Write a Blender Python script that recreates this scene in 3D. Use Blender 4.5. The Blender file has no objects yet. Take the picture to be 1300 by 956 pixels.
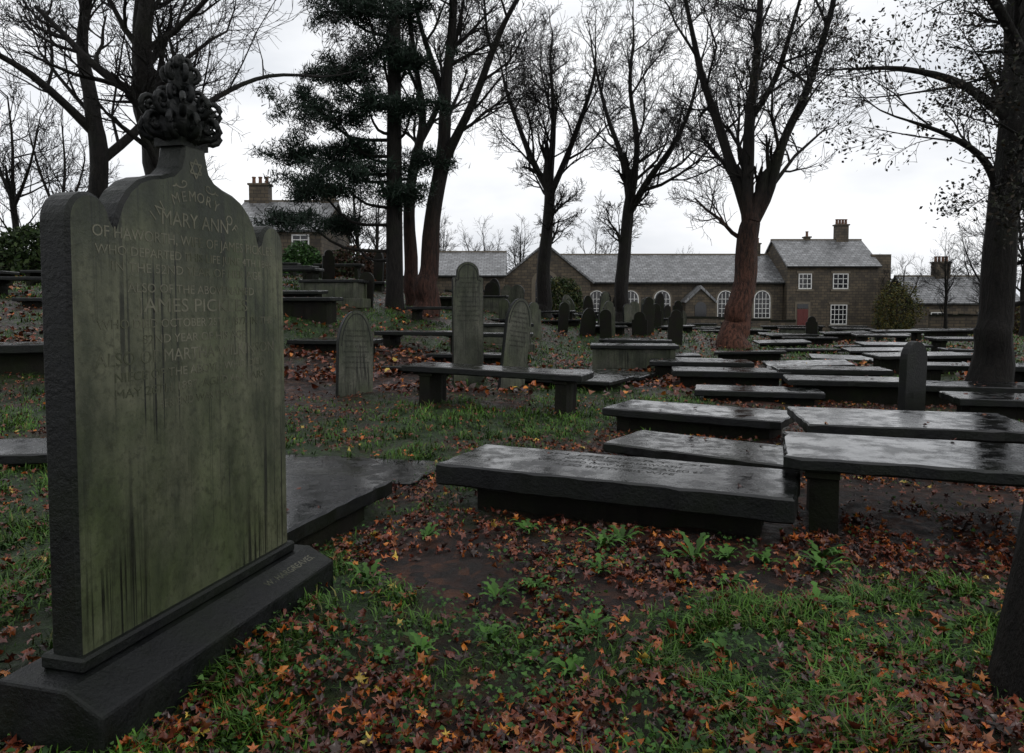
import bpy, math, random
import numpy as np
from mathutils import Matrix, Vector
R=math.radians
rnd=random.Random(7); nr=np.random.default_rng(11)
scene=bpy.context.scene
scene.view_settings.view_transform='Standard'; scene.view_settings.look='None'; scene.view_settings.exposure=0
COL=scene.collection
# ---------------------------------------------------------------- noise / terrain
def ss(a,b,x):
    t=np.clip((np.asarray(x,float)-a)/(b-a),0,1); return t*t*(3-2*t)
def vn(x,y,s=0.):
    x=np.asarray(x,float);y=np.asarray(y,float)
    ix=np.floor(x);iy=np.floor(y);fx=x-ix;fy=y-iy
    fx=fx*fx*(3-2*fx);fy=fy*fy*(3-2*fy)
    def h(a,b):
        q=np.sin(a*127.1+b*311.7+s*74.7)*43758.5453; return q-np.floor(q)
    return (h(ix,iy)*(1-fx)+h(ix+1,iy)*fx)*(1-fy)+(h(ix,iy+1)*(1-fx)+h(ix+1,iy+1)*fx)*fy
def fbm(x,y,s=0.,o=4):
    r=0;a=.5
    for i in range(o):
        r=r+a*vn(x*2**i,y*2**i,s+i); a*=.5
    return r/(1-.5**o)
def H(x,y):
    x=np.asarray(x,float);y=np.asarray(y,float)
    z=1.7*ss(9,26,y)*ss(3,-7,x)+.4*ss(-3,-9,x)*ss(5,12,y)
    z=z+.85*ss(22,36,y)*ss(13,3,x)*(1-.5*ss(50,62,y))
    z=z-.5*ss(30,60,y)*ss(15,28,x)
    z=z+8*ss(110,300,y)*fbm(x/60,y/60,5,3)
    fade=1-.7*ss(8,30,y)
    z=z+(fbm(x*.9,y*.9,3,4)-.5)*.16*fade+(fbm(x*5,y*5,9,3)-.5)*.05*fade*(1-ss(10,20,y))
    return z
def Hs(x,y): return float(H(x,y))
def gau(x,y,cx,cy,rx,ry,a): return a*np.exp(-((x-cx)/rx)**2-((y-cy)/ry)**2)
def GM(x,y):
    g=(fbm(x*.8,y*.8,21,4)-.5)*2.1+(fbm(x*2.6,y*2.6,27,3)-.5)*1.2+.02
    def p(cx,cy,rx,ry,a): return gau(x,y,cx,cy,rx,ry,a)
    g=g+p(.9,2.5,1.5,.6,.28)+p(2.2,3.35,.8,.7,.62)+p(-3.6,5.0,1.6,3.5,.8)+p(-.3,9.2,1.3,1.1,1.1)
    g=g+p(-.35,7.2,.6,.7,.5)+p(.2,3.1,1.0,.4,.38)+p(-.75,3.7,.35,.7,.25)+p(.3,12,2,1.5,.4)
    g=g-p(-.25,4.15,.45,.4,1.6)-p(1.0,4.15,1.1,.5,.9)-p(3,5.8,1.6,1.3,1.0)-p(-1.5,8.9,.7,1.5,.4)-p(-.5,2.9,.4,.4,.1)
    g=g-p(2.6,8,2.0,1.5,.5)+.3*ss(11,22,y)-p(-4,14,2.5,3,.6)
    return np.clip(g*1.35+.33,0,1)
# ---------------------------------------------------------------- materials
def newmat(name):
    m=bpy.data.materials.new(name); m.use_nodes=True
    nt=m.node_tree; b=nt.nodes['Principled BSDF']; return m,nt,b
def noise(nt,vec,scale,detail=4,rough=.6):
    n=nt.nodes.new('ShaderNodeTexNoise'); n.inputs['Scale'].default_value=scale
    n.inputs['Detail'].default_value=min(detail,5); n.inputs['Roughness'].default_value=rough
    nt.links.new(vec,n.inputs['Vector']); return n.outputs['Fac']
def ramp(nt,fac,stops):
    r=nt.nodes.new('ShaderNodeValToRGB'); e=r.color_ramp.elements
    while len(e)<len(stops): e.new(.5)
    for i,(p,c) in enumerate(stops):
        e[i].position=p; e[i].color=(c[0],c[1],c[2],1) if hasattr(c,'__len__') else (c,c,c,1)
    nt.links.new(fac,r.inputs['Fac']); return r.outputs['Color']
def mix(nt,f,a,b,mode='MIX'):
    m=nt.nodes.new('ShaderNodeMix'); m.data_type='RGBA'; m.blend_type=mode
    for sock,v in ((m.inputs['Factor'],f),(m.inputs[6],a),(m.inputs[7],b)):
        if hasattr(v,'is_linked') or hasattr(v,'links'): nt.links.new(v,sock)
        elif isinstance(v,(int,float)): sock.default_value=v
        else: sock.default_value=(*v,1)
    return m.outputs[2]
def mapped(nt,o,scale):
    if scale:
        mp=nt.nodes.new('ShaderNodeMapping'); mp.inputs['Scale'].default_value=scale
        nt.links.new(o,mp.inputs['Vector']); o=mp.outputs['Vector']
    return o
def coord(nt,kind='Object',scale=None):
    t=nt.nodes.new('ShaderNodeTexCoord'); return mapped(nt,t.outputs[kind],scale)
def geopos(nt,scale=None):
    t=nt.nodes.new('ShaderNodeNewGeometry'); return mapped(nt,t.outputs['Position'],scale)
def bump(nt,b,h,st,dist=.02):
    n=nt.nodes.new('ShaderNodeBump'); n.inputs['Strength'].default_value=st; n.inputs['Distance'].default_value=dist
    nt.links.new(h,n.inputs['Height']); nt.links.new(n.outputs['Normal'],b.inputs['Normal']); return n
def stone_mat(name,c0,c1,green,gamt,rlo,rhi,bst=.5,scale=5,streak=0.,bsc=5,bd=.012,spec=.5,fr=(.3,.7),topz=None):
    m,nt,b=newmat(name); v=geopos(nt)
    n1=noise(nt,v,scale,5,.68); c=ramp(nt,n1,[(.3,c0),(.7,c1)])
    n2=noise(nt,v,scale*.35,4,.6); gm=ramp(nt,n2,[(.42,0.),(.62,gamt)])
    c=mix(nt,gm,c,green)
    if streak:
        n4=noise(nt,geopos(nt,(2.6,2.6,1.)),1.5,5,.65)
        c=mix(nt,ramp(nt,n4,[(.38,0.),(.64,.85)]),c,(.014,.019,.010))
        for (fs,lo_,hi_,a_) in ((60,.55,.61,streak),(22,.575,.64,.85)):
            n3=noise(nt,geopos(nt,(fs,fs,.45)),1.,3,.6)
            sm=ramp(nt,n3,[(lo_,0.),(hi_,a_)])
            msk=ramp(nt,noise(nt,geopos(nt,(3.3,3.3,.9+fs*.01)),1.,3,.5),[(.40,0.),(.54,1.)])
            c=mix(nt,mix(nt,1.,sm,msk,'MULTIPLY'),c,(.0035,.0045,.003))
        n5=noise(nt,geopos(nt),30,4,.7)
        c=mix(nt,ramp(nt,n5,[(.50,0.),(.66,.6)]),c,(.016,.018,.010))
        if topz:   # darkens towards the head of the stone, edge broken up by noise
            sx=nt.nodes.new('ShaderNodeSeparateXYZ'); nt.links.new(geopos(nt),sx.inputs[0])
            dn=noise(nt,geopos(nt,(9,9,.8)),1.,4,.6)
            ad=nt.nodes.new('ShaderNodeMath'); ad.operation='MULTIPLY_ADD'; nt.links.new(dn,ad.inputs[0]); ad.inputs[1].default_value=1.3; nt.links.new(sx.outputs['Z'],ad.inputs[2])
            mr=nt.nodes.new('ShaderNodeMapRange'); nt.links.new(ad.outputs[0],mr.inputs['Value'])
            mr.inputs['From Min'].default_value=topz-.25+.65; mr.inputs['From Max'].default_value=topz+.22+.65; mr.inputs['To Max'].default_value=.85
            c=mix(nt,mr.outputs[0],c,(.010,.013,.007))
    nt.links.new(c,b.inputs['Base Color'])
    rr=nt.nodes.new('ShaderNodeMapRange'); nt.links.new(n1,rr.inputs['Value'])
    rr.inputs['From Min'].default_value=fr[0]; rr.inputs['From Max'].default_value=fr[1]
    rr.inputs['To Min'].default_value=rlo; rr.inputs['To Max'].default_value=rhi
    nt.links.new(rr.outputs[0],b.inputs['Roughness']); b.inputs['Specular IOR Level'].default_value=spec
    hb=noise(nt,v,scale*bsc,5,.7); bump(nt,b,hb,bst,bd)
    return m
M_wet=stone_mat('wet_slab_stone',(.0022,.0025,.003),(.009,.0095,.011),(.005,.007,.0035),.5,.05,.34,.18,5,0,4,.006,.45,(.40,.60))
M_wet2=stone_mat('wet_slab_stone_worn',(.0035,.0035,.004),(.014,.014,.0145),(.008,.010,.005),.6,.06,.40,.22,6,0,4,.006,.45,(.40,.60))
M_side=stone_mat('mossy_shaded_base_stone',(.003,.003,.0026),(.013,.0115,.009),(.008,.011,.004),.8,.6,.9,.9,6,spec=.12)  # mossy stone, colour darkened to paint in the shadow beneath slabs
M_head=stone_mat('headstone_algae',(.045,.048,.036),(.10,.10,.078),(.05,.065,.028),.7,.45,.75,.5,4,.7,spec=.3)
M_main=stone_mat('main_headstone',(.058,.064,.038),(.120,.122,.078),(.048,.066,.024),.8,.33,.6,.3,3.2,.98,spec=.35,topz=1.95)
M_dark=stone_mat('dark_edge_stone',(.002,.0024,.0027),(.008,.009,.0095),(.005,.008,.003),.6,.3,.6,.6,8,spec=.2)  # near-black; on slab and headstone sides and plinth it paints in shade
M_let=stone_mat('carved_letters',(.07,.07,.05),(.15,.145,.108),(.03,.035,.018),.9,.5,.8,.3,9,spec=.3)
M_letd=stone_mat('carved_letters_dark',(.004,.004,.003),(.011,.011,.009),(.006,.008,.003),.5,.4,.7,.3,9,spec=.2)
def bark_mat(name,base,lo,red=None,ztop=5.):
    m,nt,b=newmat(name); v=coord(nt,'Object',(6,6,1.4))
    n=noise(nt,v,2.4,5,.75); c=ramp(nt,n,[(.38,lo),(.62,base)])
    g=noise(nt,coord(nt),.9,3,.6); c=mix(nt,ramp(nt,g,[(.5,0.),(.65,.5)]),c,(.009,.012,.005))
    if red:
        sx=nt.nodes.new('ShaderNodeSeparateXYZ'); nt.links.new(coord(nt),sx.inputs[0])
        mr=nt.nodes.new('ShaderNodeMapRange'); nt.links.new(sx.outputs['Z'],mr.inputs['Value'])
        mr.inputs['From Min'].default_value=.5; mr.inputs['From Max'].default_value=ztop
        mr.inputs['To Min'].default_value=.92; mr.inputs['To Max'].default_value=0
        c=mix(nt,mr.outputs[0],c,mix(nt,ramp(nt,n,[(.38,0.),(.60,1.)]),(.010,.006,.005),red))
    nt.links.new(c,b.inputs['Base Color']); b.inputs['Roughness'].default_value=.75; b.inputs['Specular IOR Level'].default_value=.2
    bump(nt,b,n,1.,.09); return m
M_bark=bark_mat('bark_dark',(.012,.010,.0085),(.0026,.0023,.002))
M_barkr=bark_mat('bark_reddish',(.012,.010,.008),(.0026,.0023,.002),(.135,.056,.036),5.6)
M_barkb=bark_mat('bark_brown',(.012,.010,.008),(.0026,.0023,.002),(.07,.031,.022),4.0)
def attr_mat(name,rough,spec=.5):
    m,nt,b=newmat(name); a=nt.nodes.new('ShaderNodeAttribute'); a.attribute_name='Col'
    nt.links.new(a.outputs['Color'],b.inputs['Base Color']); b.inputs['Roughness'].default_value=rough
    b.inputs['Specular IOR Level'].default_value=spec
    return m
M_grass=attr_mat('grass_blades',.45,.2)
M_leaf=attr_mat('fallen_leaf',.32,.4)
M_fol=attr_mat('foliage',.6,.2)
def ground_mat():
    m,nt,b=newmat('ground_soil_litter'); v=geopos(nt)
    a=nt.nodes.new('ShaderNodeAttribute'); a.attribute_name='Col'
    sx=nt.nodes.new('ShaderNodeSeparateColor'); nt.links.new(a.outputs['Color'],sx.inputs[0])
    n=noise(nt,v,9,5,.7); soil=ramp(nt,n,[(.3,(.003,.0024,.002)),(.6,(.010,.007,.0055)),(.8,(.024,.013,.009))])
    vo=nt.nodes.new('ShaderNodeTexVoronoi'); vo.inputs['Scale'].default_value=16; nt.links.new(v,vo.inputs['Vector'])
    lc=ramp(nt,vo.outputs['Color'],[(.2,(.008,.005,.004)),(.5,(.04,.014,.009)),(.85,(.10,.036,.015))])
    soil=mix(nt,ramp(nt,noise(nt,v,2.5,3,.6),[(.4,.1),(.6,.7)]),soil,lc)
    n2=noise(nt,v,25,4,.7); gr=ramp(nt,n2,[(.3,(.004,.008,.0025)),(.7,(.020,.046,.008))])
    c=mix(nt,sx.outputs[0],soil,gr)
    nt.links.new(c,b.inputs['Base Color'])
    nt.links.new(ramp(nt,n,[(.35,.3),(.65,.8)]),b.inputs['Roughness'])
    b.inputs['Specular IOR Level'].default_value=.25
    bump(nt,b,noise(nt,v,22,5,.75),.9,.05); return m
M_ground=ground_mat()
def brick_mat(name,c1,c2,mortar,bw,rh,rough=.8,swap='XZ',msize=.02):
    m,nt,b=newmat(name); t=coord(nt); s=nt.nodes.new('ShaderNodeSeparateXYZ'); nt.links.new(t,s.inputs[0])
    cb=nt.nodes.new('ShaderNodeCombineXYZ')
    ad=nt.nodes.new('ShaderNodeMath'); ad.operation='ADD'; nt.links.new(s.outputs['X'],ad.inputs[0])
    if swap=='XZ': nt.links.new(s.outputs['Y'],ad.inputs[1]); z='Z'
    else: ad.inputs[1].default_value=0; z='Y'
    nt.links.new(ad.outputs[0],cb.inputs['X']); nt.links.new(s.outputs[z],cb.inputs['Y'])
    br=nt.nodes.new('ShaderNodeTexBrick'); nt.links.new(cb.outputs[0],br.inputs['Vector'])
    br.inputs['Scale'].default_value=1; br.inputs['Brick Width'].default_value=bw; br.inputs['Row Height'].default_value=rh
    br.inputs['Mortar Size'].default_value=msize; br.inputs['Color1'].default_value=(*c1,1); br.inputs['Color2'].default_value=(*c2,1); br.inputs['Mortar'].default_value=(*mortar,1)
    n=noise(nt,t,1.6,5,.7); c=mix(nt,ramp(nt,n,[(.35,.0),(.7,.8)]),br.outputs['Color'],(mortar[0]*.8,mortar[1]*.8,mortar[2]*.8))
    nt.links.new(c,b.inputs['Base Color']); b.inputs['Roughness'].default_value=rough
    bump(nt,b,br.outputs['Fac'],-.5,.02); return m
M_wall=brick_mat('gritstone_wall',(.115,.088,.055),(.055,.043,.029),(.020,.017,.013),.5,.24)
M_slate=brick_mat('stone_slate_roof',(.26,.265,.275),(.13,.135,.14),(.035,.035,.035),.45,.32,.35,'XY',.03)
def plain(name,c,r=.6):
    m,nt,b=newmat(name); v=coord(nt); n=noise(nt,v,7,4,.6)
    nt.links.new(mix(nt,ramp(nt,n,[(.35,0.),(.7,.45)]),c,(c[0]*.5,c[1]*.5,c[2]*.5)),b.inputs['Base Color']); b.inputs['Roughness'].default_value=r; return m
M_white=plain('white_paint',(.65,.65,.63),.5); M_red=plain('red_door',(.10,.012,.010),.4)
M_glass=plain('window_glass',(.012,.013,.016),.08); M_trim=plain('stone_trim',(.12,.10,.072),.8); M_pot=plain('chimney_pot',(.12,.06,.035),.8)
# ---------------------------------------------------------------- mesh builder
class MB:
    def __init__(s): s.v=[];s.f=[];s.m=[]
    def add(s,vs,fs,mat=0,M=None):
        o=len(s.v)
        s.v+= [tuple(M@Vector(p)) for p in vs] if M is not None else [tuple(p) for p in vs]
        s.f+=[tuple(i+o for i in f) for f in fs]; s.m+=[mat]*len(fs)
    def box(s,x0,x1,y0,y1,z0,z1,mat=0,M=None):
        v=[(x,y,z) for z in(z0,z1) for y in(y0,y1) for x in(x0,x1)]
        s.add(v,[(0,2,3,1),(4,5,7,6),(0,1,5,4),(2,6,7,3),(0,4,6,2),(1,3,7,5)],mat,M)
    def prism(s,out,y0,y1,mat=0,M=None,ch=0.,matside=None):
        n=len(out)
        def inset(d):
            r=[]
            for i in range(n):
                a=Vector(out[i-1]);p=Vector(out[i]);c=Vector(out[(i+1)%n])
                e1=(p-a);e2=(c-p)
                n1=Vector((-e1.y,e1.x)).normalized() if e1.length>1e-9 else Vector((0,0)); n2=Vector((-e2.y,e2.x)).normalized() if e2.length>1e-9 else n1
                q=(n1+n2); q=q.normalized() if q.length>.1 else n1
                r.append(p+q*d)
            return r
        if ch: loops=[(inset(ch),y0),(out,y0+ch),(out,y1-ch),(inset(ch),y1)]
        else: loops=[(out,y0),(out,y1)]
        vs=[]
        for l,y in loops: vs+=[(p[0],y,p[1]) for p in l]
        ms=mat if matside is None else matside
        sf=[]
        for k in range(len(loops)-1):
            for i in range(n):
                j=(i+1)%n; sf.append((k*n+i,(k+1)*n+i,(k+1)*n+j,k*n+j))
        s.add(vs,sf,ms,M)
        o=len(s.v)-len(vs)
        s.f.append(tuple(o+i for i in range(n))); s.m.append(mat)
        s.f.append(tuple(o+(len(loops)-1)*n+i for i in reversed(range(n)))); s.m.append(ms)
    def slab(s,L,W,T,zt,mat=0,M=None,jit=.007,ch=.014,step=.11,side=None):
        pts=[]
        cor=[(-L/2,-W/2),(L/2,-W/2),(L/2,W/2),(-L/2,W/2)]
        cor=[(x+rnd.uniform(-.02,.02),y+rnd.uniform(-.02,.02)) for x,y in cor]
        for i in range(4):
            a=cor[i];b=cor[(i+1)%4]; d=math.dist(a,b); k=max(2,int(d/step))
            for j in range(k):
                t=j/k; jj=jit*(2.2 if rnd.random()<.08 else .6)
                pts.append((a[0]+(b[0]-a[0])*t+rnd.gauss(0,jj),a[1]+(b[1]-a[1])*t+rnd.gauss(0,jj)))
        n=len(pts); vs=[]
        for sc,z in ((ch,zt-T),(0,zt-T+ch),(0,zt-ch),(ch,zt)):
            for x,y in pts:
                vs.append((x*(1-sc/(L/2)),y*(1-sc/(W/2)),z+(rnd.gauss(0,.0025) if z<zt else 0)))
        fs=[]
        for k in range(3):
            for i in range(n):
                j=(i+1)%n; fs.append((k*n+i,k*n+j,(k+1)*n+j,(k+1)*n+i))
        fs.append(tuple(3*n+i for i in range(n))); fs.append(tuple(reversed(range(n))))
        s.add(vs,fs,mat,M)
        if side is not None:
            q=len(s.m)-len(fs)
            for i in range(2*n): s.m[q+i]=side
            s.m[-1]=side
    def obj(s,name,mats,M=None,parent=None):
        me=bpy.data.meshes.new(name); me.from_pydata(s.v,[],s.f); me.materials.clear()
        for m in mats: me.materials.append(m)
        me.polygons.foreach_set('material_index',s.m); me.update()
        o=bpy.data.objects.new(name,me); COL.objects.link(o)
        if M is not None: o.matrix_world=M
        if parent: o.parent=parent
        return o
def np_mesh(name,V,F,mat,C=None,smooth=False):
    me=bpy.data.meshes.new(name); V=np.asarray(V,np.float32); F=np.asarray(F,np.int32); k=F.shape[1]
    me.vertices.add(len(V)); me.vertices.foreach_set('co',V.ravel())
    me.loops.add(F.size); me.loops.foreach_set('vertex_index',F.ravel())
    me.polygons.add(len(F)); me.polygons.foreach_set('loop_start',np.arange(len(F),dtype=np.int32)*k)
    if C is not None:
        a=me.color_attributes.new('Col','FLOAT_COLOR','POINT'); cc=np.ones((len(V),4),np.float32); cc[:,:3]=C; a.data.foreach_set('color',cc.ravel())
    me.materials.append(mat); me.update(calc_edges=True)
    if smooth: me.polygons.foreach_set('use_smooth',np.ones(len(F),bool))
    me.validate()
    o=bpy.data.objects.new(name,me); COL.objects.link(o); return o
def empty(name,loc=(0,0,0)):
    e=bpy.data.objects.new(name,None); e.location=loc; COL.objects.link(e); return e
def text_geo(sx,size,width=None,ext=.0015):
    cu=bpy.data.curves.new('t','FONT'); cu.body=sx; cu.size=size; cu.align_x='CENTER'; cu.extrude=ext; cu.resolution_u=3
    o=bpy.data.objects.new('t',cu); COL.objects.link(o); bpy.context.view_layer.update()
    dg=bpy.context.evaluated_depsgraph_get(); me=bpy.data.meshes.new_from_object(o.evaluated_get(dg))
    vs=[v.co.copy() for v in me.vertices]; fs=[tuple(p.vertices) for p in me.polygons]
    bpy.data.objects.remove(o); bpy.data.curves.remove(cu); bpy.data.meshes.remove(me)
    if width and vs:
        w=max(v.x for v in vs)-min(v.x for v in vs)
        for v in vs: v.x*=width/w
    return vs,fs
RX=Matrix.Rotation(R(90),4,'X')
T=Matrix.Translation
# ---------------------------------------------------------------- terrain
gx=np.concatenate([-np.geomspace(400,9,60),np.linspace(-8.8,8.8,190),np.geomspace(9,400,60)])
gy=np.concatenate([np.linspace(-30,.8,16),np.linspace(1,14,150),np.geomspace(14.2,600,130)])
X,Y=np.meshgrid(gx,gy); Z=H(X,Y); ny,nx=X.shape
idx=np.arange(nx*ny).reshape(ny,nx)
F=np.stack([idx[:-1,:-1],idx[:-1,1:],idx[1:,1:],idx[1:,:-1]],-1).reshape(-1,4)
g=GM(X,Y).ravel()
np_mesh('ground',np.stack([X.ravel(),Y.ravel(),Z.ravel()],1),F,M_ground,np.stack([g,g,g],1),True)
# ---------------------------------------------------------------- main headstone
foot=[]
def in_foot(x,y,marg=0.):
    r=np.zeros(len(x),bool)
    for fx,fy,a,L,W,_ in foot:
        dx=x-fx;dy=y-fy;c=math.cos(a);s_=math.sin(a)
        u=dx*c+dy*s_;v=-dx*s_+dy*c
        r|=(abs(u)<L/2+marg)&(abs(v)<W/2+marg)
    return r
th=math.atan2(1.29,.34); W=1.33
MH=T((-1.52,2.52,0))@Matrix.Rotation(th,4,'Z')
zb=.22
def main_outline():
    p=[(0,zb),(W,zb)]
    sw=.20; zs=1.80
    for i in range(13):
        a=math.pi*i/12*.94; p.append((W-sw/2+sw/2*math.cos(a),zs+.11*math.sin(a)))
    half=[(W-sw-.012,zs-.01),(W-sw-.022,1.835),(W-sw-.045,1.89),(W-sw-.085,1.945),(W-sw-.14,1.99),(W-sw-.20,2.015),(W-sw-.27,2.03),(W-sw-.33,2.05),(W-sw-.37,2.085),(W/2+.08,2.13),(W/2+.065,2.19)]
    p+=half
    p+=[(W-x,z) for x,z in reversed(half)]
    for i in range(13):
        a=math.pi*.06+math.pi*.94*i/12; p.append((sw/2+sw/2*math.cos(a),zs+.11*math.sin(a)))
    return p
mb=MB()
mo=main_outline()
mb.prism(mo,0,.13,0,None,.014,1)
hs=empty('memorial_headstone'); hs.matrix_world=MH
def child(mbx,name,mats): 
    o=mbx.obj(name,mats); o.parent=hs; return o
child(mb,'stone_tablet',[M_main,M_dark])
mb=MB()
pl=[(-.20,-.12),(.24,-.12),(.24,zb-.005),(-.055,zb-.005),(-.20,zb-.075)]
vs=[]
for x in (-.12,W+.12):
    vs+=[(x,y,z) for y,z in pl]
n=5; fs=[(i,(i+1)%n,(i+1)%n+n,i+n) for i in range(n)]+[tuple(reversed(range(n))),tuple(range(n,2*n))]
mb.add(vs,[tuple(reversed(f)) for f in fs],0)
po=child(mb,'plinth',[M_dark])
bm_=po.modifiers.new('b','BEVEL'); bm_.width=.012; bm_.segments=2
mb=MB(); mb.box(-.02,W+.02,-.03,.16,zb-.004,zb+.05,0); o=child(mb,'base_moulding',[M_dark]); q=o.modifiers.new('b','BEVEL'); q.width=.01
mb=MB()
def line(sx,size,zc,width,mat=0,xc=W/2,y=-.0002):
    v,f=text_geo(sx,size,width,.0012); mb.add(v,f,mat,T((xc,y,zc))@RX)
for sx,size,zc,w in [("MARY ANN",.085,1.835,.42),("OF HAWORTH, WIFE OF JAMES PICKLES",.060,1.757,1.12),("WHO DEPARTED THIS LIFE JUNE 4TH 1846",.050,1.695,1.1),("IN THE 52ND YEAR OF HER AGE.",.052,1.635,.95),
   ("ALSO OF THE ABOVENAMED",.052,1.558,.80),("JAMES PICKLES",.08,1.482,.70),("WHO DIED OCTOBER 25TH 1877, IN THE",.050,1.42,1.1),("82ND YEAR OF HIS AGE",.050,1.358,.66),
   ("ALSO OF MARTHA WILKINSON",.072,1.282,1.12),("NIECE OF THE ABOVE, WHO DIED",.050,1.22,.95),("MAY 26TH 1897, AGED 66 YEARS",.050,1.158,.95),("HER END WAS PEACE.",.048,1.096,.52)]:
    line(sx,size,zc,w)
s_="IN MEMORY OF"
for i,ch in enumerate(s_):
    if ch==' ': continue
    a=R(46-92*i/(len(s_)-1)); v,f=text_geo(ch,.062,None,.0012)
    mb.add(v,f,0,T((W/2+.34*math.sin(-a),-.0002,1.615+.335*math.cos(a)))@Matrix.Rotation(-a,4,'Y')@RX)
for k in (0,1):
    for i in range(3):
        a0=R(90+60*k*1+120*i);a1=R(90+60*k+120*(i+1)); r=.042
        p0=Vector((W/2+r*math.cos(a0),0,2.09+r*math.sin(a0)));p1=Vector((W/2+r*math.cos(a1),0,2.09+r*math.sin(a1)))
        d=(p1-p0).normalized(); nrm=Vector((-d.z,0,d.x))*.0035
        yv=Vector((0,-.0012-.0008*k,0))
        mb.add([p0+nrm+yv,p0-nrm+yv,p1-nrm+yv,p1+nrm+yv],[(0,1,2,3)],0)
for side in (-1,1):
    pts=[]
    for i in range(40):
        t=i/39*3.4*math.pi; r=.028*(1-i/46); pts.append((W/2+side*(.06)+side*r*math.cos(t)+side*i*.0022,2.015+r*math.sin(t)*.6-i*.0004))
    for i in range(39):
        a=Vector(pts[i]);b=Vector(pts[i+1]);d=(b-a).normalized();q=Vector((-d.y,d.x))*.0028
        mb.add([(a.x+q.x,-.0014,a.y+q.y),(a.x-q.x,-.0014,a.y-q.y),(b.x-q.x,-.0014,b.y-q.y),(b.x+q.x,-.0014,b.y+q.y)],[(0,1,2,3)],0)
child(mb,'inscription',[M_let])
mb=MB(); v,f=text_geo("W. HARGREAVES.",.05,.42)
sl=math.atan2(.07,.145)
mb.add(v,f,0,T((W-.17,-.1295,zb-.046))@Matrix.Rotation(sl,4,'X')@T((0,0,.0035))); child(mb,'mason_name',[M_let])
def tubes(polys,name,mat,sides=None):
    groups={}
    for P,Rr,sd in polys:
        groups.setdefault((len(P),sd),[]).append((P,Rr))
    VV=[];FF=[];o=0
    for (n,sd),L in groups.items():
        P=np.array([a for a,b in L],float); Q=np.array([b for a,b in L],float)
        t=np.gradient(P,axis=1); t/=np.linalg.norm(t,axis=2,keepdims=True)+1e-9
        mean=P[:,-1]-P[:,0]; ref=np.where((abs(mean[:,2:3])>.8*np.linalg.norm(mean,axis=1,keepdims=True)),np.array([[1.,.13,0]]),np.array([[.1,.05,1.]]))
        ref=ref[:,None,:]; a=ref-(ref*t).sum(2,keepdims=True)*t; a/=np.linalg.norm(a,axis=2,keepdims=True)+1e-9
        b=np.cross(t,a); ang=np.arange(sd)/sd*2*np.pi
        if sd>=12:
            fl=1+.07*np.sin(3*ang+1)+.05*np.sin(5*ang+2.3)
            fl=fl[None,None,:,None]
        else: fl=1.
        ring=P[:,:,None,:]+Q[:,:,None,None]*fl*(a[:,:,None,:]*np.cos(ang)[None,None,:,None]+b[:,:,None,:]*np.sin(ang)[None,None,:,None])
        m=len(L); ids=np.arange(m*n*sd).reshape(m,n,sd)+o
        nx_=np.roll(ids,-1,axis=2)
        FF.append(np.stack([ids[:,:-1],nx_[:,:-1],nx_[:,1:],ids[:,1:]],-1).reshape(-1,4)); VV.append(ring.reshape(-1,3)); o+=m*n*sd
    return np_mesh(name,np.concatenate(VV),np.concatenate(FF),mat,None,True)
def blob(r,sx,sy,sz,cx,cy,cz,mb,seed,amp=.15):
    nu,nv=20,14; vs=[];fs=[]
    for j in range(nv+1):
        for i in range(nu):
            a=2*math.pi*i/nu;b=math.pi*j/nv
            k=r*(1+amp*math.sin(5*a+seed)*math.sin(4*b+seed*2)+amp*.5*math.sin(9*a+seed*3))
            vs.append((cx+k*sx*math.sin(b)*math.cos(a),cy+k*sy*math.sin(b)*math.sin(a),cz+k*sz*math.cos(b)))
    for j in range(nv):
        for i in range(nu):
            fs.append((j*nu+i,(j+1)*nu+i,(j+1)*nu+(i+1)%nu,j*nu+(i+1)%nu))
    mb.add(vs,fs,0)
polys=[]
fc=np.array([W/2,.065,2.18])
def scroll(phi,z0,r0,R0,curl,thick,turn=1.35):
    pts=[];rad=[]
    pts2=[(r0,z0-.02),(r0+(R0-r0)*.4,z0+.0),(R0*.9,z0+curl*.15)]
    for i in range(16):
        t=i/15; a=-math.pi/2+turn*2*math.pi*t; rr=curl*(1-.75*t)
        pts2.append((R0+rr*math.cos(a)*.9,z0+curl*1.1+rr*math.sin(a)))
    for k,(r_,z_) in enumerate(pts2):
        pts.append((fc[0]+r_*math.cos(phi),fc[1]+r_*math.sin(phi)*.85,fc[2]+z_)); rad.append(thick*(1-.45*k/len(pts2)))
    polys.append((pts,rad,8))
for i in range(9): scroll(2*math.pi*i/9+.1,.03,.045,.135,.050,.016)
for i in range(9): scroll(2*math.pi*i/9+.45,.115,.05,.135,.046,.015)
for i in range(6): scroll(2*math.pi*i/6+.2,.185,.04,.07,.034,.013)
for i in range(6): scroll(2*math.pi*i/6,.275,.03,.055,.034,.013)
for i in range(4): scroll(2*math.pi*i/4+.3,.325,.01,.028,.026,.012)
o=tubes(polys,'finial_scrolls',M_dark); o.parent=hs
mb=MB(); blob(.11,1.1,.9,1.0,W/2,.065,2.28,mb,1,.1); blob(.058,1,.9,1.1,W/2,.065,2.46,mb,2,.12); blob(.026,1,1,1.4,W/2,.065,2.54,mb,3,.1)
mb.box(W/2-.085,W/2+.085,0.0,.135,2.175,2.21,0)
o=child(mb,'finial_core',[M_dark])
cxy=MH@Vector((W/2,.04,0)); foot.append((cxy.x,cxy.y,th,W+.24,.46,.2))
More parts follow.
